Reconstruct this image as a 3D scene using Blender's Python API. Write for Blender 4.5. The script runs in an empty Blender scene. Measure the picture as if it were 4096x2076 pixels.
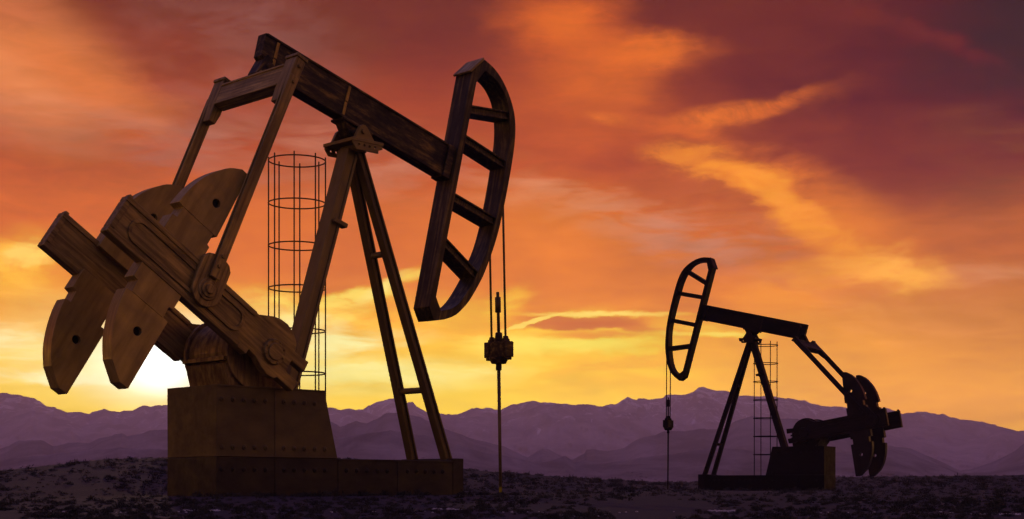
import bpy, math, random
import numpy as np
from mathutils import Vector, Matrix
from mathutils.geometry import tessellate_polygon

random.seed(7)
RNG = np.random.default_rng(11)
scene = bpy.context.scene
COL = scene.collection
R = math.radians

# ------------------------------------------------------------------ camera optics
FPX, CX, CY = 6018.4, 2048.0, 1957.1          # focal length / principal point for a 4096 px wide frame


def srgb(r, g, b, k=1.0):
    def f(c):
        c /= 255.0
        return (c / 12.92 if c <= 0.04045 else ((c + 0.055) / 1.055) ** 2.4) * k
    return (f(r), f(g), f(b), 1.0)


# ------------------------------------------------------------------ object helpers
def link(o, parent=None):
    COL.objects.link(o)
    if parent is not None:
        o.parent = parent
    return o


def tag(o, label=None, cat=None, group=None, kind=None):
    if label:
        o['label'] = label
    if cat:
        o['category'] = cat
    if group:
        o['group'] = group
    if kind:
        o['kind'] = kind
    return o


class MB:
    """collects shapes in (u, y, v) coordinates and links them as one mesh"""

    def __init__(self):
        self.v, self.f, self.sm = [], [], []

    def add(self, verts, faces, smooth=False):
        b = len(self.v)
        self.v += [tuple(p) for p in verts]
        self.f += [tuple(b + i for i in q) for q in faces]
        self.sm += [smooth] * len(faces)
        return self

    def prism(self, poly, y0, y1, holes=()):
        """poly: (u,v) outline extruded from y0 to y1"""
        rings = [list(poly)] + [list(h) for h in holes]
        pts = [p for r in rings for p in r]
        n = len(pts)
        vs = [(u, y0, v) for u, v in pts] + [(u, y1, v) for u, v in pts]
        fs = []
        if holes:
            for t in tessellate_polygon([[Vector((u, v, 0)) for u, v in r] for r in rings]):
                fs.append(tuple(t))
                fs.append(tuple(i + n for i in reversed(t)))
        else:
            fs.append(tuple(range(n)))
            fs.append(tuple(n + i for i in reversed(range(n))))
        o = 0
        for r in rings:
            k = len(r)
            for i in range(k):
                a, b2 = o + i, o + (i + 1) % k
                fs.append((a, b2, b2 + n, a + n))
            o += k
        return self.add(vs, fs)

    def box(self, u0, u1, y0, y1, v0, v1):
        return self.prism([(u0, v0), (u1, v0), (u1, v1), (u0, v1)], y0, y1)

    def tube(self, p, q, r0, r1=None, n=16, smooth=True):
        r1 = r0 if r1 is None else r1
        p, q = Vector(p), Vector(q)
        d = (q - p).normalized()
        a = d.orthogonal().normalized()
        b = d.cross(a)
        vs = []
        for c, r in ((p, r0), (q, r1)):
            for i in range(n):
                t = 2 * math.pi * i / n
                vs.append(c + a * (r * math.cos(t)) + b * (r * math.sin(t)))
        fs = [(i, (i + 1) % n, n + (i + 1) % n, n + i) for i in range(n)]
        self.add(vs, fs, smooth)
        return self.add(vs, [tuple(reversed(range(n))), tuple(range(n, 2 * n))])

    def bar(self, p, q, wu, wy):
        """square bar from p to q; the section is wu in the u-v plane and wy along y"""
        p, q = Vector(p), Vector(q)
        d = (q - p).normalized()
        s = Vector((0, 1, 0))
        s = (s - d * s.dot(d)).normalized()
        t = d.cross(s)
        vs = []
        for c in (p, q):
            for a, b in ((-1, -1), (1, -1), (1, 1), (-1, 1)):
                vs.append(c + t * (a * wu / 2) + s * (b * wy / 2))
        return self.add(vs, [(0, 1, 2, 3), (7, 6, 5, 4), (0, 4, 5, 1), (1, 5, 6, 2), (2, 6, 7, 3), (3, 7, 4, 0)])

    def torus(self, c, rad, r, n=48, m=8):
        vs, fs = [], []
        for i in range(n):
            t = 2 * math.pi * i / n
            for j in range(m):
                s = 2 * math.pi * j / m
                k = rad + r * math.cos(s)
                vs.append((c[0] + k * math.cos(t), c[1] + k * math.sin(t), c[2] + r * math.sin(s)))
        for i in range(n):
            for j in range(m):
                fs.append((i * m + j, ((i + 1) % n) * m + j, ((i + 1) % n) * m + (j + 1) % m, i * m + (j + 1) % m))
        return self.add(vs, fs, True)

    def build(self, name, mat, parent=None, frame=None, bevel=0.012):
        me = bpy.data.meshes.new(name)
        me.from_pydata(self.v, [], self.f)
        me.polygons.foreach_set('use_smooth', self.sm)
        me.materials.append(mat)
        import bmesh
        bm = bmesh.new()
        bm.from_mesh(me)
        bmesh.ops.remove_doubles(bm, verts=bm.verts, dist=1e-5)
        bmesh.ops.recalc_face_normals(bm, faces=bm.faces)
        bm.to_mesh(me)
        bm.free()
        o = bpy.data.objects.new(name, me)
        link(o, parent)
        if frame:
            ou, ov, ang = frame
            o.location = (ou, 0, ov)
            o.rotation_euler = (0, -ang, 0)
        if bevel:
            m = o.modifiers.new('edge', 'BEVEL')
            m.width = bevel
            m.segments = 1
            m.limit_method = 'ANGLE'
            m.angle_limit = R(35)
        return o


def circle(cu, cv, r, n=20, cw=False):
    p = [(cu + r * math.cos(2 * math.pi * i / n), cv + r * math.sin(2 * math.pi * i / n)) for i in range(n)]
    return p[::-1] if cw else p


# ------------------------------------------------------------------ materials
class NT:
    def __init__(self, tree):
        self.t = tree

    def n(self, kind, **kw):
        nd = self.t.nodes.new(kind)
        for k, v in kw.items():
            if k.startswith('i_'):
                nd.inputs[k[2:].replace('_', ' ')].default_value = v
            elif k.startswith('x'):
                nd.inputs[int(k[1:])].default_value = v
            else:
                setattr(nd, k, v)
        return nd

    def l(self, a, b):
        self.t.links.new(a, b)

    def ramp(self, stops, interp='LINEAR'):
        nd = self.t.nodes.new('ShaderNodeValToRGB')
        cr = nd.color_ramp
        cr.interpolation = interp
        while len(cr.elements) < len(stops):
            cr.elements.new(0.5)
        for e, (p, c) in zip(cr.elements, stops):
            e.position = p
            e.color = c if len(c) == 4 else (*c, 1.0)
        return nd

    def mixc(self, fac, a, b, blend='MIX'):
        nd = self.t.nodes.new('ShaderNodeMix')
        nd.data_type = 'RGBA'
        nd.blend_type = blend
        for s, v in ((nd.inputs[0], fac), (nd.inputs[6], a), (nd.inputs[7], b)):
            if hasattr(v, 'is_linked'):
                self.l(v, s)
            else:
                s.default_value = v
        return nd.outputs[2]

    def math(self, op, a, b=None, c=None, clamp=False):
        nd = self.t.nodes.new('ShaderNodeMath')
        nd.operation = op
        nd.use_clamp = clamp
        for s, v in zip(nd.inputs, (a, b, c)):
            if v is None:
                continue
            if hasattr(v, 'is_linked'):
                self.l(v, s)
            else:
                s.default_value = v
        return nd.outputs[0]


def new_mat(name):
    m = bpy.data.materials.new(name)
    m.use_nodes = True
    m.node_tree.nodes.clear()
    return m, NT(m.node_tree)


def metal(name, base, light, dark, stretch=(0.35, 5.0, 5.0), rough=0.5, metallic=0.35, patch=0.5, bump=0.25):
    """weathered steel: streaks along the long axis of each part, darker grime and lighter worn patches"""
    m, t = new_mat(name)
    tc = t.n('ShaderNodeTexCoord')
    mp = t.n('ShaderNodeMapping')
    mp.inputs['Scale'].default_value = stretch
    t.l(tc.outputs['Object'], mp.inputs['Vector'])
    n1 = t.n('ShaderNodeTexNoise', i_Scale=2.2, i_Detail=7.0, i_Roughness=0.62)
    t.l(mp.outputs[0], n1.inputs['Vector'])
    mp2 = t.n('ShaderNodeMapping')
    mp2.inputs['Scale'].default_value = (0.9, 1.7, 1.7)
    t.l(tc.outputs['Object'], mp2.inputs['Vector'])
    n2 = t.n('ShaderNodeTexNoise', i_Scale=1.6, i_Detail=6.0, i_Roughness=0.68, i_Distortion=0.4)
    t.l(mp2.outputs[0], n2.inputs['Vector'])
    r1 = t.ramp([(0.36, dark), (0.5, base), (0.66, light)])
    t.l(n1.outputs[0], r1.inputs[0])
    r2 = t.ramp([(0.42, (0, 0, 0)), (0.6, (1, 1, 1))])
    t.l(n2.outputs[0], r2.inputs[0])
    k = t.math('MULTIPLY', r2.outputs[0], patch)
    col = t.mixc(k, r1.outputs[0], (*dark, 1.0))
    n3 = t.n('ShaderNodeTexNoise', i_Scale=38.0, i_Detail=4.0)
    t.l(tc.outputs['Object'], n3.inputs['Vector'])
    hgt = t.math('ADD', t.math('MULTIPLY', n1.outputs[0], 0.7), t.math('MULTIPLY', n3.outputs[0], 0.3))
    bp = t.n('ShaderNodeBump', i_Strength=bump, i_Distance=0.02)
    t.l(hgt, bp.inputs['Height'])
    rr = t.n('ShaderNodeMapRange', x1=0.3, x2=0.7, x3=rough - 0.14, x4=rough + 0.2)
    t.l(n2.outputs[0], rr.inputs[0])
    p = t.n('ShaderNodeBsdfPrincipled', i_Metallic=metallic)
    t.l(col, p.inputs['Base Color'])
    t.l(rr.outputs[0], p.inputs['Roughness'])
    t.l(bp.outputs[0], p.inputs['Normal'])
    out = t.n('ShaderNodeOutputMaterial')
    t.l(p.outputs[0], out.inputs[0])
    return m


# ------------------------------------------------------------------ terrain
CREST_PX = np.array([-900, -300, 0, 100, 200, 300, 400, 500, 660, 1000, 1400, 1855, 2002, 2118, 2246, 2382, 2518, 2607, 2800, 3000, 3344, 3864, 4096, 4600])
CREST_PY = np.array([1915, 1900, 1887, 1877, 1866, 1854, 1844, 1839, 1834, 1832, 1838, 1878, 1890, 1898, 1909, 1917, 1923, 1928, 1930, 1924, 1911, 1906, 1904, 1902])
DIST_PX = np.array([-900, 700, 1400, 2000, 2700, 3344, 4600])
DIST_M = np.array([78, 80, 95, 118, 150, 168, 175])
START_PX = np.array([-900, 450, 640, 1900, 2650, 4600])
START_M = np.array([37, 37, 44, 46, 92, 95])
FOOT_D = np.array([0, 9, 18, 36, 60, 95])
FOOT_Z = np.array([-0.34, -0.33, -0.30, -0.170, -0.13, -0.085])


def vnoise(x, y, seed=0):
    xi, yi = np.floor(x).astype(int), np.floor(y).astype(int)
    xf, yf = x - xi, y - yi

    def h(a, b):
        n = (a * 374761393 + b * 668265263 + seed * 1442695041) & 0x7fffffff
        n = ((n ^ (n >> 13)) * 1274126177) & 0x7fffffff
        return ((n ^ (n >> 16)) & 0xffff) / 65535.0
    u, v = xf * xf * (3 - 2 * xf), yf * yf * (3 - 2 * yf)
    return (h(xi, yi) * (1 - u) + h(xi + 1, yi) * u) * (1 - v) + (h(xi, yi + 1) * (1 - u) + h(xi + 1, yi + 1) * u) * v


def fbm(x, y, o=5, seed=0, gain=0.5):
    s, a, t = 0, 1.0, 0
    for i in range(o):
        s = s + a * vnoise(x * 2 ** i, y * 2 ** i, seed + i * 17)
        t += a
        a *= gain
    return s / t


def terrain(X, Y):
    d = np.hypot(X, Y)
    az = np.arctan2(X, Y)
    px = 2048 + FPX * np.tan(np.clip(az, -0.45, 0.45))
    px = np.clip(px, -900, 4600)
    dc = np.interp(px, DIST_PX, DIST_M)
    zc = (CY - np.interp(px, CREST_PX, CREST_PY)) / FPX * dc
    s0 = np.interp(px, START_PX, START_M)
    z0 = np.interp(d, FOOT_D, FOOT_Z)
    zs = np.interp(s0, FOOT_D, FOOT_Z)
    t = np.clip((d - s0) / (dc - s0), 0, 1)
    rise = zs + (zc - zs) * (1 - (1 - t) ** 1.25)
    z = np.where(d < s0, z0, rise)
    over = np.clip(d - dc, 0, None)
    z = np.where(over > 0, np.maximum(zc - 0.0006 * over * np.minimum(over, 120), -6.0), z)
    amp = np.clip(0.0011 * d, 0.012, 0.12) * np.clip((d - 3) / 6, 0, 1)
    z = z + amp * (fbm(X * 0.55 + 31, Y * 0.55 + 57, 4, 3) - 0.5) * np.where(over > 60, 3.0, 1.0)
    return z


def make_ground():
    a_in = np.arange(-24, 24.001, 0.09)
    a_out = np.concatenate([np.arange(27, 180, 5.0), np.arange(-180, -26, 5.0)])
    az = np.radians(np.sort(np.concatenate([a_in, a_out])))
    rad = np.concatenate([np.linspace(1.0, 12, 18)[:-1], np.linspace(12, 60, 120)[:-1], np.linspace(60, 190, 110)[:-1], np.geomspace(190, 6800, 40)])
    A, D = np.meshgrid(az, rad)
    X, Y = D * np.sin(A), D * np.cos(A)
    Z = terrain(X, Y)
    nr, na = A.shape
    v = np.stack([X.ravel(), Y.ravel(), Z.ravel()], 1)
    idx = np.arange(nr * na).reshape(nr, na)
    nxt = np.roll(idx, -1, 1)
    f = np.stack([idx[:-1], nxt[:-1], nxt[1:], idx[1:]], -1).reshape(-1, 4)
    vs = np.vstack([v, [[0, 0, -0.34]]])
    fl = [tuple(q) for q in f.tolist()]
    c = len(vs) - 1
    fl += [(c, int(nxt[0, i]), int(idx[0, i])) for i in range(na)]
    me = bpy.data.meshes.new('ground')
    me.from_pydata(vs.tolist(), [], fl)
    me.polygons.foreach_set('use_smooth', [True] * len(me.polygons))
    m, t = new_mat('desert soil')
    tc = t.n('ShaderNodeTexCoord')
    n1 = t.n('ShaderNodeTexNoise', i_Scale=0.9, i_Detail=8.0, i_Roughness=0.65)
    t.l(tc.outputs['Object'], n1.inputs['Vector'])
    n2 = t.n('ShaderNodeTexNoise', i_Scale=14.0, i_Detail=5.0, i_Roughness=0.7)
    t.l(tc.outputs['Object'], n2.inputs['Vector'])
    k = t.math('ADD', t.math('MULTIPLY', n1.outputs[0], 0.6), t.math('MULTIPLY', n2.outputs[0], 0.4))
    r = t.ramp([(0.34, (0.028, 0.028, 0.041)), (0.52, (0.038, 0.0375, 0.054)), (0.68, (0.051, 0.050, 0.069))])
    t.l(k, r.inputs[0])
    b = t.n('ShaderNodeBump', i_Strength=0.6, i_Distance=0.05)
    t.l(n2.outputs[0], b.inputs['Height'])
    p = t.n('ShaderNodeBsdfPrincipled', i_Roughness=0.95)
    p.inputs['Specular IOR Level'].default_value = 0.1
    t.l(r.outputs[0], p.inputs['Base Color'])
    t.l(b.outputs[0], p.inputs['Normal'])
    o = t.n('ShaderNodeOutputMaterial')
    t.l(p.outputs[0], o.inputs[0])
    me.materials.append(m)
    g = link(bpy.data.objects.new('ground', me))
    tag(g, 'bare purple desert soil rising to a low crest behind the pumps', 'ground', kind='structure')


make_ground()


# ------------------------------------------------------------------ mountains
def rock_material(name, rock, pale, snow):
    m, t = new_mat(name)
    tc = t.n('ShaderNodeTexCoord')
    mp = t.n('ShaderNodeMapping')
    mp.inputs['Scale'].default_value = (1.0, 0.5, 0.35)
    t.l(tc.outputs['Object'], mp.inputs['Vector'])
    n1 = t.n('ShaderNodeTexNoise', i_Scale=0.012, i_Detail=9.0, i_Roughness=0.68, i_Distortion=0.6)
    t.l(mp.outputs[0], n1.inputs['Vector'])
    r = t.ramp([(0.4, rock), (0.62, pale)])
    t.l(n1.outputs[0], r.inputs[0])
    col = r.outputs[0]
    if snow:
        n2 = t.n('ShaderNodeTexNoise', i_Scale=0.02, i_Detail=9.0, i_Roughness=0.72, i_Distortion=1.2)
        t.l(mp.outputs[0], n2.inputs['Vector'])
        sx = t.n('ShaderNodeSeparateXYZ')
        t.l(tc.outputs['Object'], sx.inputs[0])
        hz = t.n('ShaderNodeMapRange', x1=100.0, x2=320.0, x3=-0.12, x4=0.07)
        t.l(sx.outputs[2], hz.inputs[0])
        s = t.math('ADD', n2.outputs[0], hz.outputs[0])
        sr = t.ramp([(0.55, (0, 0, 0)), (0.64, (1, 1, 1))])
        t.l(s, sr.inputs[0])
        col = t.mixc(t.math('MULTIPLY', sr.outputs[0], 0.8), col, (0.9, 0.9, 0.95, 1))
    p = t.n('ShaderNodeBsdfDiffuse', i_Roughness=1.0)
    t.l(col, p.inputs[0])
    o = t.n('ShaderNodeOutputMaterial')
    t.l(p.outputs[0], o.inputs[0])
    return m


def mountain(name, crest, dist, mat, label, depth=0.32, jag=1.4, seed=1, gully=0.06, lo=-6.0, pw=0.85):
    """a ridge whose skyline follows the crest; spurs and gullies run down its near side"""
    cx = np.array([c[0] for c in crest], float)
    cy = np.array([c[1] for c in crest], float)
    px = np.concatenate([np.arange(-1500, -200, 26), np.arange(-200, 4300, 5.0), np.arange(4300, 5700, 26)])
    py = np.interp(px, cx, cy)
    base_y = 1990.0
    hgt = np.clip(base_y - py, 0, None)
    jit = (fbm(px / 46.0, px * 0 + seed, 5, seed, 0.6) - 0.5) * 2 * jag * np.clip(hgt / 120, 0.3, 2.0)
    py = np.minimum(py + jit * 3.0, base_y)
    u = (px - 2048) / FPX
    rows = np.concatenate([np.linspace(0, 1, 34), 1 + np.array([0.15, 0.4, 0.8])])
    az = np.arctan(u)
    V = []
    hc = (CY - py) / FPX * dist          # height if the crest stood at camera-distance dist
    for t in rows:
        if t <= 1:
            gl = np.abs(fbm(px / 120.0 + 5 * t, px * 0 + 2.2 * t + seed, 5, seed + 9, 0.55) - 0.5) * 2
            sp = gully * (1 - t) ** 0.7 * t ** 0.3 * gl
            d = dist * (1 - depth * (1 - t)) - dist * sp
            z = lo + (hc - lo) * np.clip(t ** pw - 0.35 * gl * t * (1 - t), 0, 1)
        else:
            d = dist * (1 + depth * (t - 1) * 0.7) + px * 0
            z = lo + (hc - lo) * (1 - (t - 1)) * 0.96
        V.append(np.stack([d * u, d, z], 1))
    V = np.array(V)
    nr, nc = V.shape[:2]
    idx = np.arange(nr * nc).reshape(nr, nc)
    f = np.stack([idx[:-1, :-1], idx[:-1, 1:], idx[1:, 1:], idx[1:, :-1]], -1).reshape(-1, 4)
    me = bpy.data.meshes.new(name)
    me.from_pydata(V.reshape(-1, 3).tolist(), [], f.tolist())
    me.polygons.foreach_set('use_smooth', [True] * len(me.polygons))
    me.materials.append(mat)
    o = link(bpy.data.objects.new(name, me))
    tag(o, label, 'mountains', kind='structure')
    return o


RIDGE_SNOW = [(-1500, 1560), (-400, 1575), (0, 1574), (26, 1573), (88, 1584), (132, 1595), (185, 1621), (220, 1631), (269, 1649), (318, 1646), (362, 1652), (417, 1631),
              (441, 1643), (481, 1649), (529, 1640), (573, 1617), (604, 1621), (640, 1617), (668, 1619), (800, 1640), (1000, 1650), (1312, 1646), (1361, 1644), (1423, 1640),
              (1449, 1633), (1506, 1608), (1563, 1596), (1600, 1598), (1630, 1615), (1648, 1609), (1666, 1628), (1708, 1651), (1765, 1660), (1838, 1654), (1870, 1641), (1907, 1627), (1923, 1635), (1951, 1627),
              (2000, 1641), (2020, 1630), (2070, 1616), (2135, 1605), (2220, 1612), (2300, 1618), (2400, 1630), (2430, 1622), (2466, 1615), (2510, 1588), (2545, 1599), (2556, 1591), (2600, 1598),
              (2652, 1595), (2662, 1586), (2690, 1581), (2739, 1578), (2764, 1567), (2794, 1554), (2819, 1549), (2849, 1555), (2909, 1564), (2958, 1578), (2998, 1580), (3098, 1585),
              (3197, 1602), (3287, 1622), (3391, 1631), (3500, 1634), (3551, 1635), (3574, 1641), (3609, 1653), (3660, 1648), (3700, 1652), (3784, 1663), (3878, 1680), (3960, 1695),
              (4038, 1716), (4096, 1730), (4400, 1770), (5700, 1760)]
RIDGE_MID = [(-1500, 1700), (-300, 1690), (0, 1680), (60, 1668), (130, 1640), (190, 1660), (330, 1700), (430, 1690), (560, 1712), (668, 1705), (1000, 1690), (1200, 1660), (1312, 1626), (1361, 1641), (1397, 1634), (1423, 1642), (1480, 1655),
             (1560, 1690), (1700, 1674), (1850, 1671), (2000, 1664), (2040, 1656), (2110, 1640), (2140, 1628), (2200, 1617), (2250, 1616), (2268, 1614), (2292, 1624), (2350, 1622), (2420, 1627), (2470, 1645), (2540, 1654),
             (2640, 1685), (2750, 1706), (2900, 1740), (3200, 1745), (3400, 1728), (3480, 1731), (3570, 1733), (3650, 1751), (3700, 1761), (3760, 1770), (3816, 1768), (3884, 1754),
             (3943, 1753), (3960, 1737), (4000, 1723), (4096, 1719), (4300, 1700), (5700, 1690)]
RIDGE_LOW = [(-1500, 1800), (-200, 1798), (0, 1793), (35, 1784), (77, 1763), (172, 1762), (212, 1786), (265, 1773), (318, 1767), (353, 1771), (399, 1751), (441, 1742), (487, 1731),
             (509, 1742), (551, 1737), (617, 1720), (666, 1715), (900, 1720), (1200, 1700), (1325, 1685), (1361, 1709), (1423, 1682), (1464, 1693), (1501, 1679), (1547, 1652), (1583, 1652),
             (1635, 1661), (1677, 1667), (1728, 1690), (1790, 1721), (1842, 1739), (1900, 1758), (1944, 1766), (2017, 1785), (2111, 1830), (2169, 1794), (2196, 1798), (2243, 1823),
             (2262, 1825), (2289, 1841), (2340, 1812), (2345, 1798), (2382, 1798), (2429, 1806), (2499, 1789), (2549, 1760), (2580, 1750), (2620, 1738), (2655, 1727), (2700, 1726), (2754, 1723), (2799, 1717),
             (2864, 1714), (2909, 1709), (2938, 1684), (3008, 1662), (3073, 1676), (3148, 1675), (3187, 1679), (3330, 1715), (3460, 1760), (3545, 1781), (3580, 1787), (3640, 1791), (3700, 1820),
             (3760, 1845), (3840, 1882), (3880, 1878), (3980, 1845), (4060, 1805), (4096, 1772), (4300, 1740), (5700, 1740)]
RIDGE_NEAR = [(-1500, 1830), (0, 1840), (250, 1812), (480, 1790), (700, 1800), (1300, 1760), (1560, 1720), (1700, 1742), (1900, 1800), (2060, 1832), (2140, 1850), (2190, 1846), (2215, 1838), (2262, 1824), (2300, 1850), (2340, 1842), (2420, 1855), (2560, 1830), (2700, 1815), (2850, 1790), (3000, 1800),
              (3200, 1820), (3400, 1806), (3560, 1800), (3640, 1815), (3760, 1862), (3850, 1895), (3960, 1885), (4096, 1850), (5700, 1800)]
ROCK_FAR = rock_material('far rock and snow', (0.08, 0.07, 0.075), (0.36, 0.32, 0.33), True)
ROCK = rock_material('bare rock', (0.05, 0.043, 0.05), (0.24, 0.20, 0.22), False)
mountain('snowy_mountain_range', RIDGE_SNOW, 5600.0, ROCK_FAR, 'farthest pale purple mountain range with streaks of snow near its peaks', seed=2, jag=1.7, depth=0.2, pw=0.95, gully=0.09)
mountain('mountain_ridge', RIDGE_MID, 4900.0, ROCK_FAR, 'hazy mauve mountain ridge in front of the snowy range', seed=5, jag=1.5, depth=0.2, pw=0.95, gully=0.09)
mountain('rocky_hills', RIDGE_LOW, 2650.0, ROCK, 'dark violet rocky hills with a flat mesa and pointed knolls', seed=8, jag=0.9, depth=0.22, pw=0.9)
mountain('foothills', RIDGE_NEAR, 1850.0, ROCK, 'lowest dim foothills just above the scrubby crest', seed=13, jag=0.8, depth=0.22, pw=0.9)


# ------------------------------------------------------------------ pump jacks
HEAD_OUT = [(6.62, 2.13), (6.99, 2.69), (7.36, 2.64), (7.68, 2.52), (7.95, 2.35), (8.19, 2.14), (8.40, 1.90), (8.55, 1.65), (8.67, 1.32), (8.75, 0.9), (8.80, 0.33), (8.83, -0.4),
            (8.84, -1.2), (8.82, -1.86), (8.74, -2.52), (8.60, -3.24), (8.39, -3.85), (8.25, -4.17), (8.09, -4.43), (7.94, -4.63), (7.76, -4.79), (7.52, -4.95), (7.17, -5.10), (6.90, -4.8)]
HEAD_IN = [(6.86, 1.92), (7.09, 2.40), (7.44, 2.36), (7.64, 2.31), (7.83, 2.22), (8.08, 2.02), (8.25, 1.75), (8.40, 1.40), (8.52, 0.91), (8.57, 0.29), (8.62, -0.5),
           (8.64, -1.47), (8.58, -2.35), (8.38, -3.2), (8.22, -3.7), (8.05, -4.1), (7.88, -4.38), (7.68, -4.58), (7.35, -4.75), (7.07, -4.45)]
WEIGHT = [(2.78, 0.35), (3.96, 0.35), (3.96, 0.90), (3.83, 0.92), (3.82, 1.22), (3.98, 1.24), (3.96, 1.45), (3.90, 1.78), (3.80, 2.10), (3.71, 2.30), (3.58, 2.53), (3.37, 2.81), (3.09, 3.02), (2.88, 3.03),
          (2.755, 1.23), (2.86, 1.21), (2.86, 0.92), (2.78, 0.90)]

WEIGHT_LOW = [(2.74, 0.35), (3.96, 0.35), (3.96, 0.90), (3.82, 0.92), (3.80, 1.22), (3.95, 1.24), (3.92, 1.5), (3.85, 1.80), (3.75, 2.10), (3.60, 2.42), (3.36, 2.76), (2.93, 3.07), (2.68, 3.07),
              (2.70, 1.22), (2.85, 1.21), (2.86, 0.92), (2.74, 0.90)]


def smooth_run(pts, i0, i1, n=4):
    """Catmull-Rom points between pts[i0] and pts[i1]; the rest stays as it is"""
    out = list(pts[:i0])
    for i in range(i0, i1):
        p0, p1, p2, p3 = pts[max(i - 1, i0)], pts[i], pts[i + 1], pts[min(i + 2, i1)]
        for k in range(n):
            t = k / n
            out.append(tuple(0.5 * (2 * b + (c - a) * t + (2 * a - 5 * b + 4 * c - d) * t * t + (3 * b - a - 3 * c + d) * t ** 3) for a, b, c, d in zip(p0, p1, p2, p3)))
    return out + list(pts[i1:])


WEIGHT = smooth_run(WEIGHT, 5, 12)
WEIGHT_LOW = smooth_run(WEIGHT_LOW, 5, 10)
HEAD_OUT = smooth_run(HEAD_OUT, 1, 21)
HEAD_IN = smooth_run(HEAD_IN, 1, 17)


def rr(u0, u1, v0, v1, r, n=6):
    p = []
    for cu, cv, a in ((u1 - r, v0 + r, -90), (u1 - r, v1 - r, 0), (u0 + r, v1 - r, 90), (u0 + r, v0 + r, 180)):
        for i in range(n + 1):
            t = R(a + 90 * i / n)
            p.append((cu + r * math.cos(t), cv + r * math.sin(t)))
    return p


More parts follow.
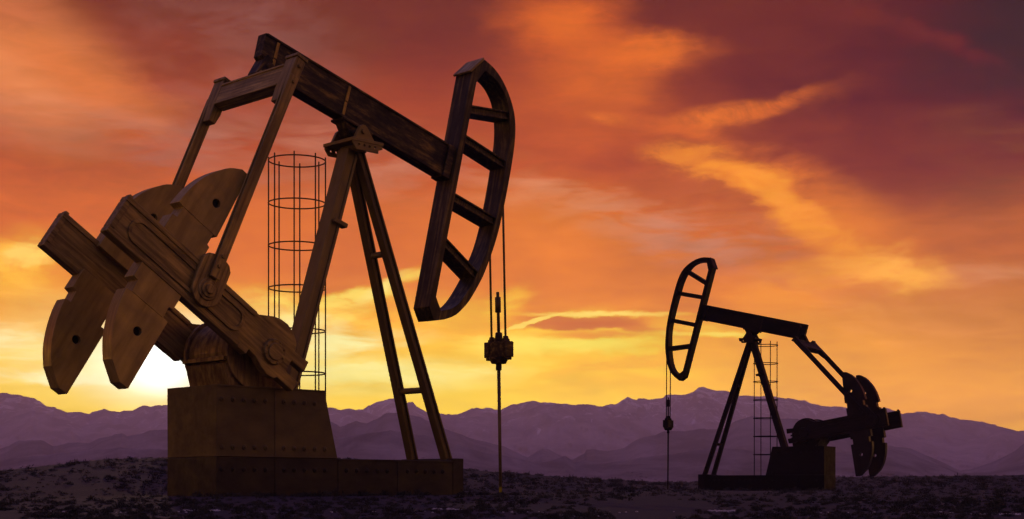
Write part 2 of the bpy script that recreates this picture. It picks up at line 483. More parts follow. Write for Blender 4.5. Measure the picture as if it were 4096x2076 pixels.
def pump_jack(P, M, label):
    root = link(bpy.data.objects.new('pump_jack', None))
    root.empty_display_size = 1.0
    root.location, root.rotation_euler = P['loc'], (0, 0, P['rot'])
    tag(root, label, 'pump jack', 'pump jacks in the desert')
    far = P['far']                                   # +1 / -1: side of the ladder cage
    H, h, W = 2.64, 0.936, 1.0535

    # ---- foundation: skid with the shade near the ground in its colour, tall steel block with a sloped front on its rear part, foot block
    def bolt_rows(mb, rows):
        for z, segs in rows:
            for u0, u1, n in segs:
                for i in range(n):
                    for s in (-1, 1):
                        u = u0 + (u1 - u0) * i / (n - 1)
                        mb.tube((u, s * (W - 0.01), z), (u, s * (W + 0.022), z), 0.066, 0.058, 12)
                        mb.tube((u, s * (W + 0.015), z), (u, s * (W + 0.055), z), 0.036, 0.030, 6, False)
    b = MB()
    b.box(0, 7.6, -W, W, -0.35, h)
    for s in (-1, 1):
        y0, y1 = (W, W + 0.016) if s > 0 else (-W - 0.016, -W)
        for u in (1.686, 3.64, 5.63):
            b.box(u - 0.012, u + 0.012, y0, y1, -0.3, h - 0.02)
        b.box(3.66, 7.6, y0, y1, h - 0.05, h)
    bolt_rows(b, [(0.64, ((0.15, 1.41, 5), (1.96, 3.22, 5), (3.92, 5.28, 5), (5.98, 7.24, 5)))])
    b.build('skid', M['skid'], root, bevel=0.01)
    b = MB()
    b.prism([(0.004, h + 0.006), (3.63, h + 0.006), (3.21, H), (0.004, H)], -W + 0.004, W - 0.004)
    for s in (-1, 1):
        y0, y1 = (W - 0.004, W + 0.012) if s > 0 else (-W - 0.012, -W + 0.004)
        b.box(1.674, 1.698, y0, y1, h + 0.02, H - 0.06)
        b.prism([(0.004, h + 0.008), (3.625, h + 0.008), (3.62, h + 0.03), (0.004, h + 0.03)], y0, y1)
        b.prism([(0.004, H - 0.045), (3.22, H - 0.045), (3.209, H), (0.004, H)], y0, y1)
    bolt_rows(b, [(2.30, ((0.15, 1.41, 5), (1.96, 2.9, 4))), (1.17, ((0.15, 1.41, 5), (1.96, 3.22, 5)))])
    base = b.build('base_block', M['base'], root, bevel=0.014)
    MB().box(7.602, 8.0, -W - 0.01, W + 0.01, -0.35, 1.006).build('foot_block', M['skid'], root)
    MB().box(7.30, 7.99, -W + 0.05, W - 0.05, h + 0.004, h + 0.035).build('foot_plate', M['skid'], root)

    # ---- samson post: rear box leg, two front I-section legs with rungs
    def member(name, p, q, wu, wy, mat, flange=None):
        """part with its own frame: long axis = local x"""
        d = Vector(q) - Vector(p)
        ln = d.length
        o = MB()
        if flange:
            tf, tw = flange
            o.box(0, ln, -wy / 2, wy / 2, wu / 2 - tf, wu / 2)
            o.box(0, ln, -wy / 2, wy / 2, -wu / 2, -wu / 2 + tf)
            o.box(0, ln, -tw / 2, tw / 2, -wu / 2 + tf, wu / 2 - tf)
        else:
            o.box(0, ln, -wy / 2, wy / 2, -wu / 2, wu / 2)
        ob = o.build(name, mat, root)
        x = d.normalized()
        y = Vector((0, 1, 0))
        y = (y - x * y.dot(x)).normalized()
        z = x.cross(y)
        ob.matrix_local = Matrix(((x.x, y.x, z.x, p[0]), (x.y, y.y, z.y, p[1]), (x.z, y.z, z.z, p[2]), (0, 0, 0, 1)))
        return ob
    rl = member('rear_leg', (2.80, 0, H - 0.05), (4.84, 0, 9.05), 0.36, 0.44, M['leg'], (0.075, 0.34))
    ln = (Vector((4.84, 0, 9.05)) - Vector((2.80, 0, H - 0.05))).length
    uc = ln * 0.70
    for s in (-1, 1):
        c = MB()
        y0, y1 = sorted((s * 0.10, s * 0.33))
        c.box(uc - 0.055, uc + 0.055, y0, y1, -0.33, -0.181)
        y0, y1 = sorted((s * 0.221, s * 0.33))
        c.box(uc - 0.055, uc + 0.055, y0, y1, -0.18, 0.10)
        c.build('leg_lug', M['leg'], rl, bevel=0.006)
    for s in (-1, 1):
        member('front_leg', (7.72, s * 0.70, 0.94), (5.02, s * 0.17, 9.05), 0.235, 0.25, M['strut'], (0.06, 0.15))
    for x, z, y in ((5.86, 6.44, 0.34), (7.08, 2.86, 0.57)):
        MB().tube((x, -y, z), (x, y, z), 0.085).build('leg_rung', M['leg'], root, bevel=0)

    # ---- saddle on top of the post
    px, pz = P['pivot']
    s = MB()
    s.box(4.48, 5.52, -0.62, 0.62, 9.20, 9.285)
    s.box(4.80, 5.2, -0.3, 0.3, 9.02, 9.2)
    for sg in (-1, 1):
        hole = [circle(u, 9.12, 0.035, 10, True) for u in (4.70, 4.88, 5.06, 5.24)]
        y0, y1 = (0.55, 0.60) if sg > 0 else (-0.60, -0.55)
        s.prism([(4.62, 8.98), (5.36, 8.98), (5.36, 9.06), (5.50, 9.10), (5.50, 9.2), (4.50, 9.2), (4.50, 9.14)], y0, y1, hole)
    sad = s.build('saddle', M['leg'], root, bevel=0.006)
    for sg in (-1, 1):
        a = MB()
        y0, y1 = (0.42, 0.52) if sg > 0 else (-0.52, -0.42)
        a.prism([(4.62, 9.286), (5.30, 9.286), (5.06, 9.62), (4.98, 9.68), (4.88, 9.68), (4.80, 9.62)], y0, y1)
        a.tube((px, sg * 0.40, pz), (px, sg * 0.58, pz), 0.075, 0.07, 8, False)
        a.build('bearing_bracket', M['leg'], sad, bevel=0.006)

    # ---- walking beam (own frame: u along the beam, v = 0 at its top edge)
    fb = (P['beam'][0], P['beam'][1], P['beam'][2])
    k = P['us']
    beam_l = 6.72 * k
    D = 0.95
    w = MB()
    hl = [circle(0.35, -0.17, 0.07, 14, True), circle(beam_l - 0.28, -0.17, 0.07, 14, True)] if P['holes'] else []
    out = [(0, 0), (beam_l, 0), (beam_l, -D), (0.52, -D), (0.02, -0.60)]
    w.prism(out, -0.17, 0.17, hl)
    w.box(0.03, beam_l, -0.205, 0.205, -0.06, 0.002)
    w.box(0.55, beam_l, -0.205, 0.205, -D - 0.002, -D + 0.06)
    beam = w.build('walking_beam', M['beam'], root, fb, bevel=0.008)
    for u in (0.36, 2.74):
        st = MB()
        for sg in (-1, 1):
            y0, y1 = (0.171, 0.2) if sg > 0 else (-0.2, -0.171)
            st.box(u * k, u * k + 0.085, y0, y1, -0.50, -0.07)
            st.box(u * k - 0.005, u * k + 0.08, y0, y1, -D + 0.07, -0.53)
        st.build('beam_stiffener', M['worn'], beam, bevel=0.004)
    # centre bearing hung under the beam
    cb = MB()
    dx, dz = px - fb[0], pz - fb[1]
    ca, sa = math.cos(fb[2]), math.sin(fb[2])
    pu, pv = dx * ca + dz * sa, -dx * sa + dz * ca
    cb.box(pu - 0.52, pu + 0.52, -0.27, 0.27, -D - 0.075, -D - 0.004)
    cb.prism([(pu - 0.42, -D - 0.076), (pu + 0.42, -D - 0.076), (pu + 0.16, pv - 0.10), (pu - 0.16, pv - 0.10)], -0.2, 0.2)
    cb.tube((pu, -0.39, pv), (pu, 0.39, pv), 0.11)
    cb.build('center_bearing', M['beam'], beam)

    # ---- horse head
    du, dv = P['head']
    sh = lambda pts: [(u * 1.0 + du, v + dv) for u, v in pts]
    hw = 0.33
    hh = MB()
    hh.prism(sh(HEAD_OUT), -hw, hw, [sh(HEAD_IN)[::-1]])
    head = hh.build('horse_head', M['head'], root, fb, bevel=0.01)
    for (u0, v0), (u1, v1), th in (((6.84, 1.10), (8.36, 1.63), 0.24), ((6.86, 0.23), (8.56, 0.20), 0.24),
                                   ((6.90, -1.52), (8.63, -1.53), 0.25), ((6.98, -2.84), (8.42, -3.30), 0.25)):
        a0, a1 = Vector((u0 + du, v0 + dv)), Vector((u1 + du, v1 + dv))
        d = (a1 - a0)
        L = d.length
        g = MB()
        g.box(0, L, -0.29, 0.29, th / 2 - 0.05, th / 2)
        g.box(0, L, -0.29, 0.29, -th / 2, -th / 2 + 0.05)
        g.box(0, L, -0.22, 0.22, -th / 2 + 0.05, th / 2 - 0.05)
        g.build('head_rung', M['head'], head, (a0.x, a0.y, math.atan2(d.y, d.x)), bevel=0.006)
    g = MB()
    p0, p1 = Vector((6.555 + du, 2.045 + dv)), Vector((6.965 + du, 2.675 + dv))
    d = p1 - p0
    g.box(0.04, d.length, -0.36, 0.36, 0.004, 0.07)
    g.build('head_cap', M['arm'], head, (p0.x, p0.y, math.atan2(d.y, d.x)))
    g = MB()
    g.box(6.42 * k, 6.70 + du, -0.26, 0.26, -D - 0.03, -0.02)
    g.build('head_joint', M['beam'], root, fb)

    # ---- cranks with counterweights
    hx, hz = P['hub']
    fc = (hx, hz, P['crank'] - math.pi)             # local x = away from the tip
    fl = lambda pts: [(-u, v) for u, v in pts]
    wpin = P['pin']
    for sg in (-1, 1):
        yo, yi = 1.556 * sg, 1.257 * sg
        lo, hi = min(yo, yi), max(yo, yi)
        cr = MB()
        out = [(5.03, 0.49), (5.03, -0.51), (0.60, -0.52), (0.60, -0.38), (0.34, -0.40), (0.10, -0.50), (-0.14, -0.56), (-0.36, -0.52), (-0.42, -0.44), (-0.98, -0.44), (-1.0, -0.16), (-0.55, -0.16),
               (-0.55, 0.16), (-1.0, 0.16), (-0.98, 0.44), (-0.62, 0.40), (-0.52, 0.40), (-0.46, 0.55), (-0.36, 0.66), (-0.20, 0.76), (0.02, 0.82), (0.25, 0.80), (0.46, 0.72), (0.82, 0.49)]
        cr.prism(fl(out), lo + 0.03, hi - 0.03)
        for v0, v1 in ((0.36, 0.492), (-0.512, -0.38)):   # flanges along both edges
            cr.box(-5.035, -0.9, lo, hi, v0, v1)
        cr.box(-5.036, -4.90, lo + 0.004, hi - 0.004, -0.37, 0.35)
        crank = cr.build('crank', M['crank'], root, fc)
        pn = MB()
        yf, yb = (yo + 0.03 * sg - 0.03 * sg, yo - 0.03 * sg)
        pan = rr(-4.66, -1.06, -0.32, 0.28, 0.28)
        pan_i = rr(-4.57, -1.15, -0.24, 0.20, 0.21)
        a0, a1 = sorted((yo - 0.031 * sg, yo + 0.012 * sg))
        pn.prism(pan, a0, a1, [pan_i[::-1]])
        pn.build('slot_rim', M['crank'], crank, bevel=0.005)
        hb = MB()
        hb.tube((0, yo - 0.04 * sg, 0), (0, yo + 0.05 * sg, 0), 0.33, 0.30, 28)
        hb.tube((0, yo + 0.04 * sg, 0), (0, yo + 0.09 * sg, 0), 0.22, 0.20, 28)
        for i in range(8):
            t = 2 * math.pi * i / 8
            hb.tube((0.265 * math.cos(t), yo + 0.04 * sg, 0.265 * math.sin(t)), (0.265 * math.cos(t), yo + 0.075 * sg, 0.265 * math.sin(t)), 0.028, 0.026, 6, False)
        hb.build('hub', M['crank'], crank, bevel=0.006)
        for up in (1, -1):
            wt = MB()
            pts = fl([(u, v * up) for u, v in (WEIGHT if up > 0 else WEIGHT_LOW)])
            hole = circle(-3.2, 1.87 * up, 0.105, 18)
            a0, a1 = sorted((1.13 * sg, 1.535 * sg))
            wt.prism(pts, a0, a1, [hole])
            # raised plate seams across the casting
            for s2 in ((1.535 * sg, 1.547 * sg),):
                b0, b1 = sorted(s2)
                wt.prism(fl([(2.87, 1.21 * up), (3.81, 1.21 * up), (3.81, 1.225 * up), (2.87, 1.225 * up)]), b0, b1)
            wo = wt.build('counterweight', M['weight'], crank, bevel=0.008)
            if not P['holes']:
                MB().tube((-3.2, 1.22 * sg, 1.87 * up), (-3.2, 1.44 * sg, 1.87 * up), 0.104, 0.104, 18).build('hole_shade', M['hole'], wo, bevel=0)  # near-black disc added as the shade inside the hole
        # clamp bolt at the free end
        MB().box(-5.0, -4.9, lo + 0.06, hi - 0.06, 0.49, 0.56).build('crank_stop', M['crank'], crank, bevel=0.004)

        # pitman arm: from the wrist pin up to the equalizer
        Wp = Vector((hx + wpin * math.cos(P['crank']), hz + wpin * math.sin(P['crank'])))
        T = Vector(P['arm_top'])
        dv2 = T - Wp
        La = dv2.length
        fa = (Wp.x, Wp.y, math.atan2(dv2.y, dv2.x))
        ya, yb = 1.60 * sg, 1.76 * sg
        a0, a1 = sorted((ya, yb))
        ar = MB()
        ar.box(0.30, La - 0.55, a0, a0 + 0.035, -0.135, 0.135)
        ar.box(0.30, La - 0.55, a1 - 0.035, a1, -0.135, 0.135)
        ar.box(0.30, La - 0.55, a0 + 0.036, a1 - 0.036, -0.10, 0.10)
        i0, i1 = sorted((1.30 * sg, 1.74 * sg))
        ar.prism([(La - 1.25, -0.10), (La - 0.95, -0.15), (La - 0.06, -0.15), (La - 0.06, 0.13), (La - 0.78, 0.13), (La - 1.25, 0.10)], i0 if sg < 0 else i0, i1)
        arm = ar.build('pitman_arm', M['arm'], root, fa, bevel=0.01)
        g = MB()
        g.box(La - 0.058, La + 0.03, i0 - 0.025, i1 + 0.025, -0.185, 0.165)
        g.build('arm_cap', M['arm'], arm)
        yo2 = 1.74 * sg
        for u, v in ((La - 0.25, -0.02), (La - 0.70, -0.02), (0.60, 0.0), (0.86, 0.0)):
            g = MB()
            g.tube((u, yo2 - 0.01 * sg, v), (u, yo2 + 0.06 * sg, v), 0.055, 0.045, 8, False)
            g.build('arm_bolt', M['arm'], arm, bevel=0)
        pb = MB()
        b0, b1 = sorted((1.545 * sg, 1.665 * sg))
        outl = [(-0.41 * math.sin(R(t)) * 1.0, 0) for t in ()]
        po = []
        for t in range(100, 261, 16):
            po.append((0.41 * math.cos(R(t)), 0.41 * math.sin(R(t))))
        po += [(0.40, -0.40), (0.66, -0.40), (0.80, -0.30), (0.86, -0.14), (0.86, 0.14), (0.80, 0.30), (0.66, 0.40), (0.30, 0.41)]
        pb.prism(po, b0, b1)
        for r0, y0, y1 in ((0.27, 1.66, 1.70), (0.20, 1.695, 1.74), (0.115, 1.735, 1.80)):
            pb.tube((0, y0 * sg, 0), (0, y1 * sg, 0), r0, r0 * 0.94, 28)
        pb.tube((0, 1.25 * sg, 0), (0, 1.6 * sg, 0), 0.12)
        pb.build('wrist_pin', M['crank'], arm, bevel=0.012)

    # ---- equalizer beam between the two pitman arms
    E0 = T - dv2.normalized() * 0.50
    eq = MB()
    ang = math.atan2(dv2.y, dv2.x)
    fe = (E0.x, E0.y, ang)
    eq.box(-0.30, 0.30, -1.31, 1.31, -0.14, 0.12)
    eq.box(-0.31, -0.25, -1.305, 1.305, -0.18, 0.15)
    eq.box(0.25, 0.31, -1.305, 1.305, -0.18, 0.15)
    for v in (-0.156,):
        eq.box(-0.06, -0.04, -1.30, 1.30, v, -0.138)
    eqo = eq.build('equalizer_beam', M['cross'], root, fe)
    g = MB()
    g.box(0.312, 0.40, -0.27, 0.27, -0.26, 0.10)
    g.box(0.401, 0.44, -0.22, 0.22, -0.22, 0.08)
    g.build('equalizer_clamp', M['arm'], eqo)
    # tail bearing joining equalizer and beam tail
    TB = Vector((fb[0] + 0.42 * ca + 0.62 * sa, fb[1] + 0.42 * sa - 0.62 * ca))
    EC = E0 + dv2.normalized() * 0.28
    g = MB()
    dd = TB - EC
    g.prism([(-0.02, -0.24), (dd.length * 0.7, -0.2), (dd.length, -0.2), (dd.length, 0.26), (dd.length * 0.7, 0.26), (-0.02, 0.16)], -0.2, 0.2)
    g.tube((dd.length * 0.62, -0.30, 0.02), (dd.length * 0.62, 0.30, 0.02), 0.10, 0.10, 14)
    g.build('tail_bearing', M['beam'], root, (EC.x, EC.y, math.atan2(dd.y, dd.x)))

    # ---- gear reducer
    g = MB()
    n = 40
    prof = [(hx + 0.84 * math.cos(math.pi * i / n), hz + 0.84 * math.sin(math.pi * i / n)) for i in range(n + 1)]
    prof += [(0.50, 3.20), (0.34, 3.18), (0.48, H + 0.003), (2.02, H + 0.003), (2.12, 3.18), (2.0, 3.20)]
    g.prism(prof, -0.86, 0.80)
    gear = g.build('gear_reducer', M['gear'], root, bevel=0.02)
    for y0, y1 in ((0.801, 0.93), (-0.95, -0.861)):
        MB().tube((hx, y0, hz), (hx, y1, hz), 0.91, 0.91, 56).build('reducer_flange', M['gear'], gear, bevel=0.01)
    g = MB()
    g.box(0.30, 2.14, -0.90, 0.86, 3.24, 3.34)
    g.build('reducer_seam', M['gear'], gear, bevel=0.008)
    MB().tube((hx, -1.5, hz), (hx, 1.5, hz), 0.19, 0.19, 24).build('crankshaft', M['gear'], gear, bevel=0)
    g = MB()
    g.box(1.55, 2.25, -0.80, -0.2, H + 0.003, 3.05)
    for i in range(6):
        g.box(1.60 + i * 0.105, 1.64 + i * 0.105, -0.835, -0.801, H + 0.03, 3.0)
    g.build('brake_housing', M['worn'], root, bevel=0.01)

    # ---- ladder cage behind the rear leg
    cx, cy = P['cage'], 0.97 * far
    rad = 0.745
    for i in range(7):
        MB().torus((cx, cy, 8.80 - 1.117 * i + P['cage_dz']), rad, P['cage_r']).build('cage_hoop', M['cage'], root, bevel=0)
    for i in range(8):
        t = math.pi / 4 * i + P['cage_ph']
        x, y = cx + rad * math.cos(t), cy + rad * math.sin(t)
        MB().tube((x, y, -0.25), (x, y, P['cage_top']), P['cage_r'], P['cage_r'], 8).build('cage_upright', M['cage'], root, bevel=0)
    return root


def rod_hanger(P, M, label):
    """bridle cables, carrier bar and polished rod hanging from the horse head into the well"""
    root = link(bpy.data.objects.new('polished_rod', None))
    root.location, root.rotation_euler = P['loc'], (0, 0, P['rot'])
    tag(root, label, 'pump rod', 'polished rods hanging from the horse heads')
    x0, x1, x2 = P['rod_x']                           # at the head, the carrier bar and the ground
    dz = P['rod_dz']
    f = lambda z: x1 + (x0 - x1) * (z - 4.2) / 4.0 if z > 4.2 else x1 + (x2 - x1) * (4.2 - z) / 4.2
    for s in (-1, 1):
        MB().tube((f(4.4), s * 0.285, 4.42 + dz), (f(8.5) - 0.02, s * 0.285, 8.9), 0.034, 0.034, 10).build('bridle_cable', M['cage'], root, bevel=0)
    b = MB()
    bx = f(4.2)
    b.box(bx - 0.17, bx + 0.17, -0.44, 0.44, 3.98 + dz, 4.43 + dz)
    for s in (-1, 1):
        b.box(bx - 0.19, bx - 0.171, s * 0.30 - 0.09, s * 0.30 + 0.09, 4.02 + dz, 4.39 + dz)
        b.box(bx + 0.171, bx + 0.19, s * 0.30 - 0.09, s * 0.30 + 0.09, 4.02 + dz, 4.39 + dz)
        b.box(bx - 0.12, bx + 0.12, s * 0.285 - 0.13, s * 0.285 + 0.13, 3.90 + dz, 3.978 + dz)
    bar = b.build('carrier_bar', M['beam'], root, bevel=0.01)
    for s in (-1, 1):
        n = MB()
        n.tube((bx, s * 0.285, 4.431 + dz), (bx, s * 0.285, 4.50 + dz), 0.115, 0.115, 8, False)
        n.tube((bx, s * 0.285, 4.50 + dz), (bx, s * 0.285, 4.58 + dz), 0.085, 0.075, 8, False)
        n.build('cable_nut', M['beam'], bar, bevel=0)
    c = MB()
    c.tube((bx, 0, 3.80 + dz), (bx, 0, 3.978 + dz), 0.21, 0.30, 20)
    c.tube((bx, 0, 3.61 + dz), (bx, 0, 3.80 + dz), 0.085, 0.085, 16)
    c.build('rod_clamp', M['beam'], root, bevel=0.006)
    c = MB()
    c.tube((bx, 0, 4.431 + dz), (bx, 0, 4.54 + dz), 0.13, 0.13, 8, False)
    c.tube((bx, 0, 4.53 + dz), (bx, 0, 4.70 + dz), 0.115, 0.10, 8, False)
    c.build('rod_nut', M['beam'], root, bevel=0.006)
    r = MB()
    r.tube((bx, 0, 4.66 + dz), (f(5.87), 0, 5.87 + dz), 0.047, 0.047, 14)
    r.tube((f(5.3), 0, 5.28 + dz), (f(5.72), 0, 5.72 + dz), 0.085, 0.085, 16)
    r.tube((bx, 0, 3.65 + dz), (x2, 0, -0.6), 0.052, 0.045, 14)
    r.build('rod', M['cage'], root, bevel=0)
    return root


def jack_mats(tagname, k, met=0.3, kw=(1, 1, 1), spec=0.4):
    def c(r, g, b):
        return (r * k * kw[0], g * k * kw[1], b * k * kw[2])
    mats = {
        'base': metal(tagname + ' base plate', c(0.076, 0.048, 0.026), c(0.090, 0.057, 0.031), c(0.058, 0.036, 0.020), (0.4, 0.8, 0.8), 0.6, met * 0.5, 0.3, 0.06),
        'leg': metal(tagname + ' post steel', c(0.165, 0.104, 0.054), c(0.18, 0.115, 0.061), c(0.14, 0.086, 0.045), (0.3, 1.5, 1.5), 0.55, met, 0.15, 0.05),
        'hole': metal(tagname + ' shaded hole', c(0.008, 0.005, 0.003), c(0.01, 0.006, 0.004), c(0.006, 0.004, 0.003), (1, 1, 1), 0.9, 0.0, 0.2, 0.05),  # stands in for the shade inside the weight holes
        'skid': metal(tagname + ' shaded skid', c(0.017, 0.010, 0.006), c(0.023, 0.0135, 0.008), c(0.012, 0.007, 0.004), (0.4, 0.8, 0.8), 0.6, met * 0.5, 0.3, 0.06),  # colour darkened to carry the shade near the ground
        'strut': metal(tagname + ' dark strut', c(0.085, 0.052, 0.026), c(0.105, 0.064, 0.033), c(0.065, 0.039, 0.02), (0.3, 1.5, 1.5), 0.5, met, 0.2, 0.05),
        'beam': metal(tagname + ' grimy girder', c(0.036, 0.02, 0.01), c(0.15, 0.082, 0.034), c(0.008, 0.005, 0.003), (0.8, 4.0, 4.0), 0.55, met, 0.75, 0.3),
        'worn': metal(tagname + ' worn brass paint', c(0.30, 0.165, 0.05), c(0.42, 0.24, 0.08), c(0.10, 0.055, 0.02), (3, 3, 0.6), 0.45, met, 0.4, 0.2),
        'head': metal(tagname + ' streaked head', c(0.028, 0.017, 0.008), c(0.12, 0.074, 0.037), c(0.013, 0.009, 0.005), (4.0, 4.0, 0.16), 0.45, met, 0.4, 0.15),
        'crank': metal(tagname + ' grained crank', c(0.17, 0.105, 0.055), c(0.27, 0.17, 0.095), c(0.085, 0.05, 0.025), (0.35, 5.0, 5.5), 0.45, met, 0.3, 0.3),
        'weight': metal(tagname + ' cast weight', c(0.235, 0.148, 0.077), c(0.29, 0.183, 0.10), c(0.17, 0.104, 0.053), (1.5, 7.0, 0.25), 0.42, met, 0.2, 0.1),
        'arm': metal(tagname + ' drawn arm', c(0.17, 0.106, 0.055), c(0.27, 0.17, 0.09), c(0.09, 0.052, 0.026), (0.25, 5.0, 5.0), 0.42, met, 0.25, 0.2),
        'cross': metal(tagname + ' drawn cross beam', c(0.24, 0.15, 0.078), c(0.46, 0.29, 0.16), c(0.10, 0.058, 0.03), (6.0, 0.3, 6.0), 0.42, met, 0.25, 0.3),
        'gear': metal(tagname + ' rough reducer', c(0.15, 0.085, 0.05), c(0.27, 0.16, 0.09), c(0.06, 0.03, 0.018), (3.2, 3.2, 0.5), 0.5, met, 0.4, 0.5),
        'cage': metal(tagname + ' cage rod', c(0.10, 0.06, 0.03), c(0.14, 0.085, 0.045), c(0.05, 0.03, 0.016), (1, 1, 1), 0.5, met, 0.3, 0.1),
    }
    for m in mats.values():
        m.node_tree.nodes['Principled BSDF'].inputs['Specular IOR Level'].default_value = spec
    return mats


LX, LZ, LT = -6.9453, 35.3758, 0.7921
RX, RZ, RT = 18.3354, 88.3644, 0.5284
HWD = 1.0535
JL = dict(loc=(LX - HWD * math.sin(LT), LZ + HWD * math.cos(LT), -0.168), rot=LT, far=1, pivot=(4.90, 9.50), beam=(2.074, 11.54, R(-15.85)), us=1.0, holes=False,
          head=(-0.036, 0.126), hub=(1.29, 3.45), crank=R(146.3), pin=2.34, arm_top=(1.98, 10.60), cage=3.89, cage_dz=0.0, cage_top=8.90, cage_ph=0.037, cage_r=0.0185, rod_x=(10.31, 10.41, 10.50), rod_dz=0.0)
JR = dict(loc=(RX + HWD * math.sin(RT), RZ + HWD * math.cos(RT), -0.0914), rot=math.pi - RT, far=-1, pivot=(4.95, 9.52), beam=(1.36, 9.928, R(13.6)), us=1.012, holes=True,
          head=(0.11, 0.186), hub=(1.12, 3.40), crank=R(170.25), pin=4.08, arm_top=(1.62, 8.98), cage=4.39, cage_dz=0.12, cage_top=9.14, cage_ph=-0.03, cage_r=0.026, rod_x=(10.47, 10.48, 10.51), rod_dz=0.0)
ML = jack_mats('brown', 1.58, 0.3, (1.0, 1.10, 0.44))
MR_SHADE = jack_mats('shaded black', 0.07, 0.0, (1.0, 0.98, 1.6), 0.12)  # same steel darkened to near black, painting in the unlit silhouette
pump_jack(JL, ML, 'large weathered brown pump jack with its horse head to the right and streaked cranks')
pump_jack(JR, MR_SHADE, 'smaller pump jack shaded black as a silhouette farther off with its horse head to the left')
rod_hanger(JL, ML, 'dark rod and carrier bar hung on two cables under the large brown horse head')
rod_hanger(JR, MR_SHADE, 'thin rod and carrier bar, shaded black, hung under the distant silhouetted horse head')


# ------------------------------------------------------------------ desert scrub
def shrub_mat():
    m, t = new_mat('dry scrub')
    oi = t.n('ShaderNodeObjectInfo')
    tc = t.n('ShaderNodeTexCoord')
    n = t.n('ShaderNodeTexNoise', i_Scale=1.3, i_Detail=3.0)
    t.l(tc.outputs['Object'], n.inputs['Vector'])
    k = t.math('ADD', t.math('MULTIPLY', oi.outputs['Random'], 0.5), t.math('MULTIPLY', n.outputs[0], 0.6))
    r = t.ramp([(0.25, (0.021, 0.022, 0.018)), (0.55, (0.034, 0.036, 0.028)), (0.85, (0.054, 0.055, 0.04))])
    t.l(k, r.inputs[0])
    p = t.n('ShaderNodeBsdfPrincipled', i_Roughness=0.85)
    p.inputs['Specular IOR Level'].default_value = 0.15
    t.l(r.outputs[0], p.inputs['Base Color'])
    o = t.n('ShaderNodeOutputMaterial')
    t.l(p.outputs[0], o.inputs[0])
    return m


SCRUB = shrub_mat()


def shrub_arrays(seed, leaves, tall):
    """a ragged dome of twigs and small leaves, unit radius"""
    g = np.random.default_rng(seed)
    v, f = [], []
    lobes = [(g.uniform(-0.45, 0.45), g.uniform(-0.35, 0.35), g.uniform(0.45, 0.8)) for _ in range(4)]
    for i in range(leaves):
        lx, ly, lr = lobes[g.integers(len(lobes))]
        th, ph = g.uniform(0, 2 * np.pi), np.arccos(g.uniform(0.0, 1.0))
        rr_ = lr * g.uniform(0.45, 1.12)
        d = np.array([np.sin(ph) * np.cos(th), np.sin(ph) * np.sin(th), np.cos(ph) * tall])
        c = np.array([lx, ly, 0.02]) + d * rr_
        s = g.uniform(0.10, 0.22)
        ax = g.normal(size=3)
        ax /= np.linalg.norm(ax)
        a = d / (np.linalg.norm(d) + 1e-6) * s * 1.5 + g.normal(size=3) * s * 0.5
        b = np.cross(a, ax)
        b = b / (np.linalg.norm(b) + 1e-6) * s * 0.6
        n0 = len(v)
        v += [c - a * 0.5, c + b * 0.5, c + a * 0.6, c - b * 0.5]
        f.append((n0, n0 + 1, n0 + 2, n0 + 3))
    for i in range(10):
        th = g.uniform(0, 2 * np.pi)
        q = np.array([np.cos(th) * g.uniform(0.2, 0.9), np.sin(th) * g.uniform(0.2, 0.9), g.uniform(0.5, 1.15) * tall])
        w = np.array([-np.sin(th), np.cos(th), 0]) * 0.025
        n0 = len(v)
        v += [w, -w, q]
        f.append((n0, n0 + 1, n0 + 2))
    return np.array(v), f


def ground_hit(px, py):
    """the distance at which the ground shows at that height in that direction"""
    u = (px - CX) / FPX
    d = np.concatenate([np.linspace(12, 60, 260), np.linspace(60, 185, 260)])
    z = terrain(d * u, d)
    yy = CY - FPX * z / d
    ok = np.nonzero(yy <= py)[0]
    return float(d[ok[0]]) if len(ok) else None


LV = JL['loc']


def inside_base(X, Y):
    for P in (JL, JR):
        dx, dy = X - P['loc'][0], Y - P['loc'][1]
        c, s = math.cos(P['rot']), math.sin(P['rot'])
        u, v = dx * c + dy * s, -dx * s + dy * c
        if -0.25 < u < 8.25 and abs(v) < 1.3:
            return True
    return False


spots = []
tries = 0
while len(spots) < 6800 and tries < 60000:
    tries += 1
    px = random.uniform(-420, 4520)
    yc = float(np.interp(px, CREST_PX, CREST_PY))
    t = random.random()
    py = yc + 1 + (2105 - yc) * (t ** 1.15)
    # patchy cover: denser on the slope, more bare soil close by
    cover = float(fbm(np.array(px / 330.0), np.array(py / 70.0), 3, 41))
    need = 0.31 if py < 1985 else 0.44
    if cover < need - 0.10 + 0.16 * random.random():
        continue
    d = ground_hit(px, py)
    if d is None:
        continue
    X, Y = d * (px - CX) / FPX, d
    if inside_base(X, Y):
        continue
    wpx = random.choice((14, 18, 22, 27, 34, 42)) * random.uniform(0.8, 1.3)
    if py > 1985:
        wpx *= 1.0 + (py - 1985) / 300.0
    r = wpx / FPX * d * 0.5
    spots.append((X, Y, r, d))
# a few clumps standing right on the crest against the hills
for i in range(330):
    px = random.uniform(-420, 4520)
    dc = float(np.interp(px, DIST_PX, DIST_M)) * random.uniform(0.97, 1.0)
    X = dc * (px - CX) / FPX
    r = random.uniform(12, 26) / FPX * dc * 0.5
    spots.append((X, dc, r, dc))
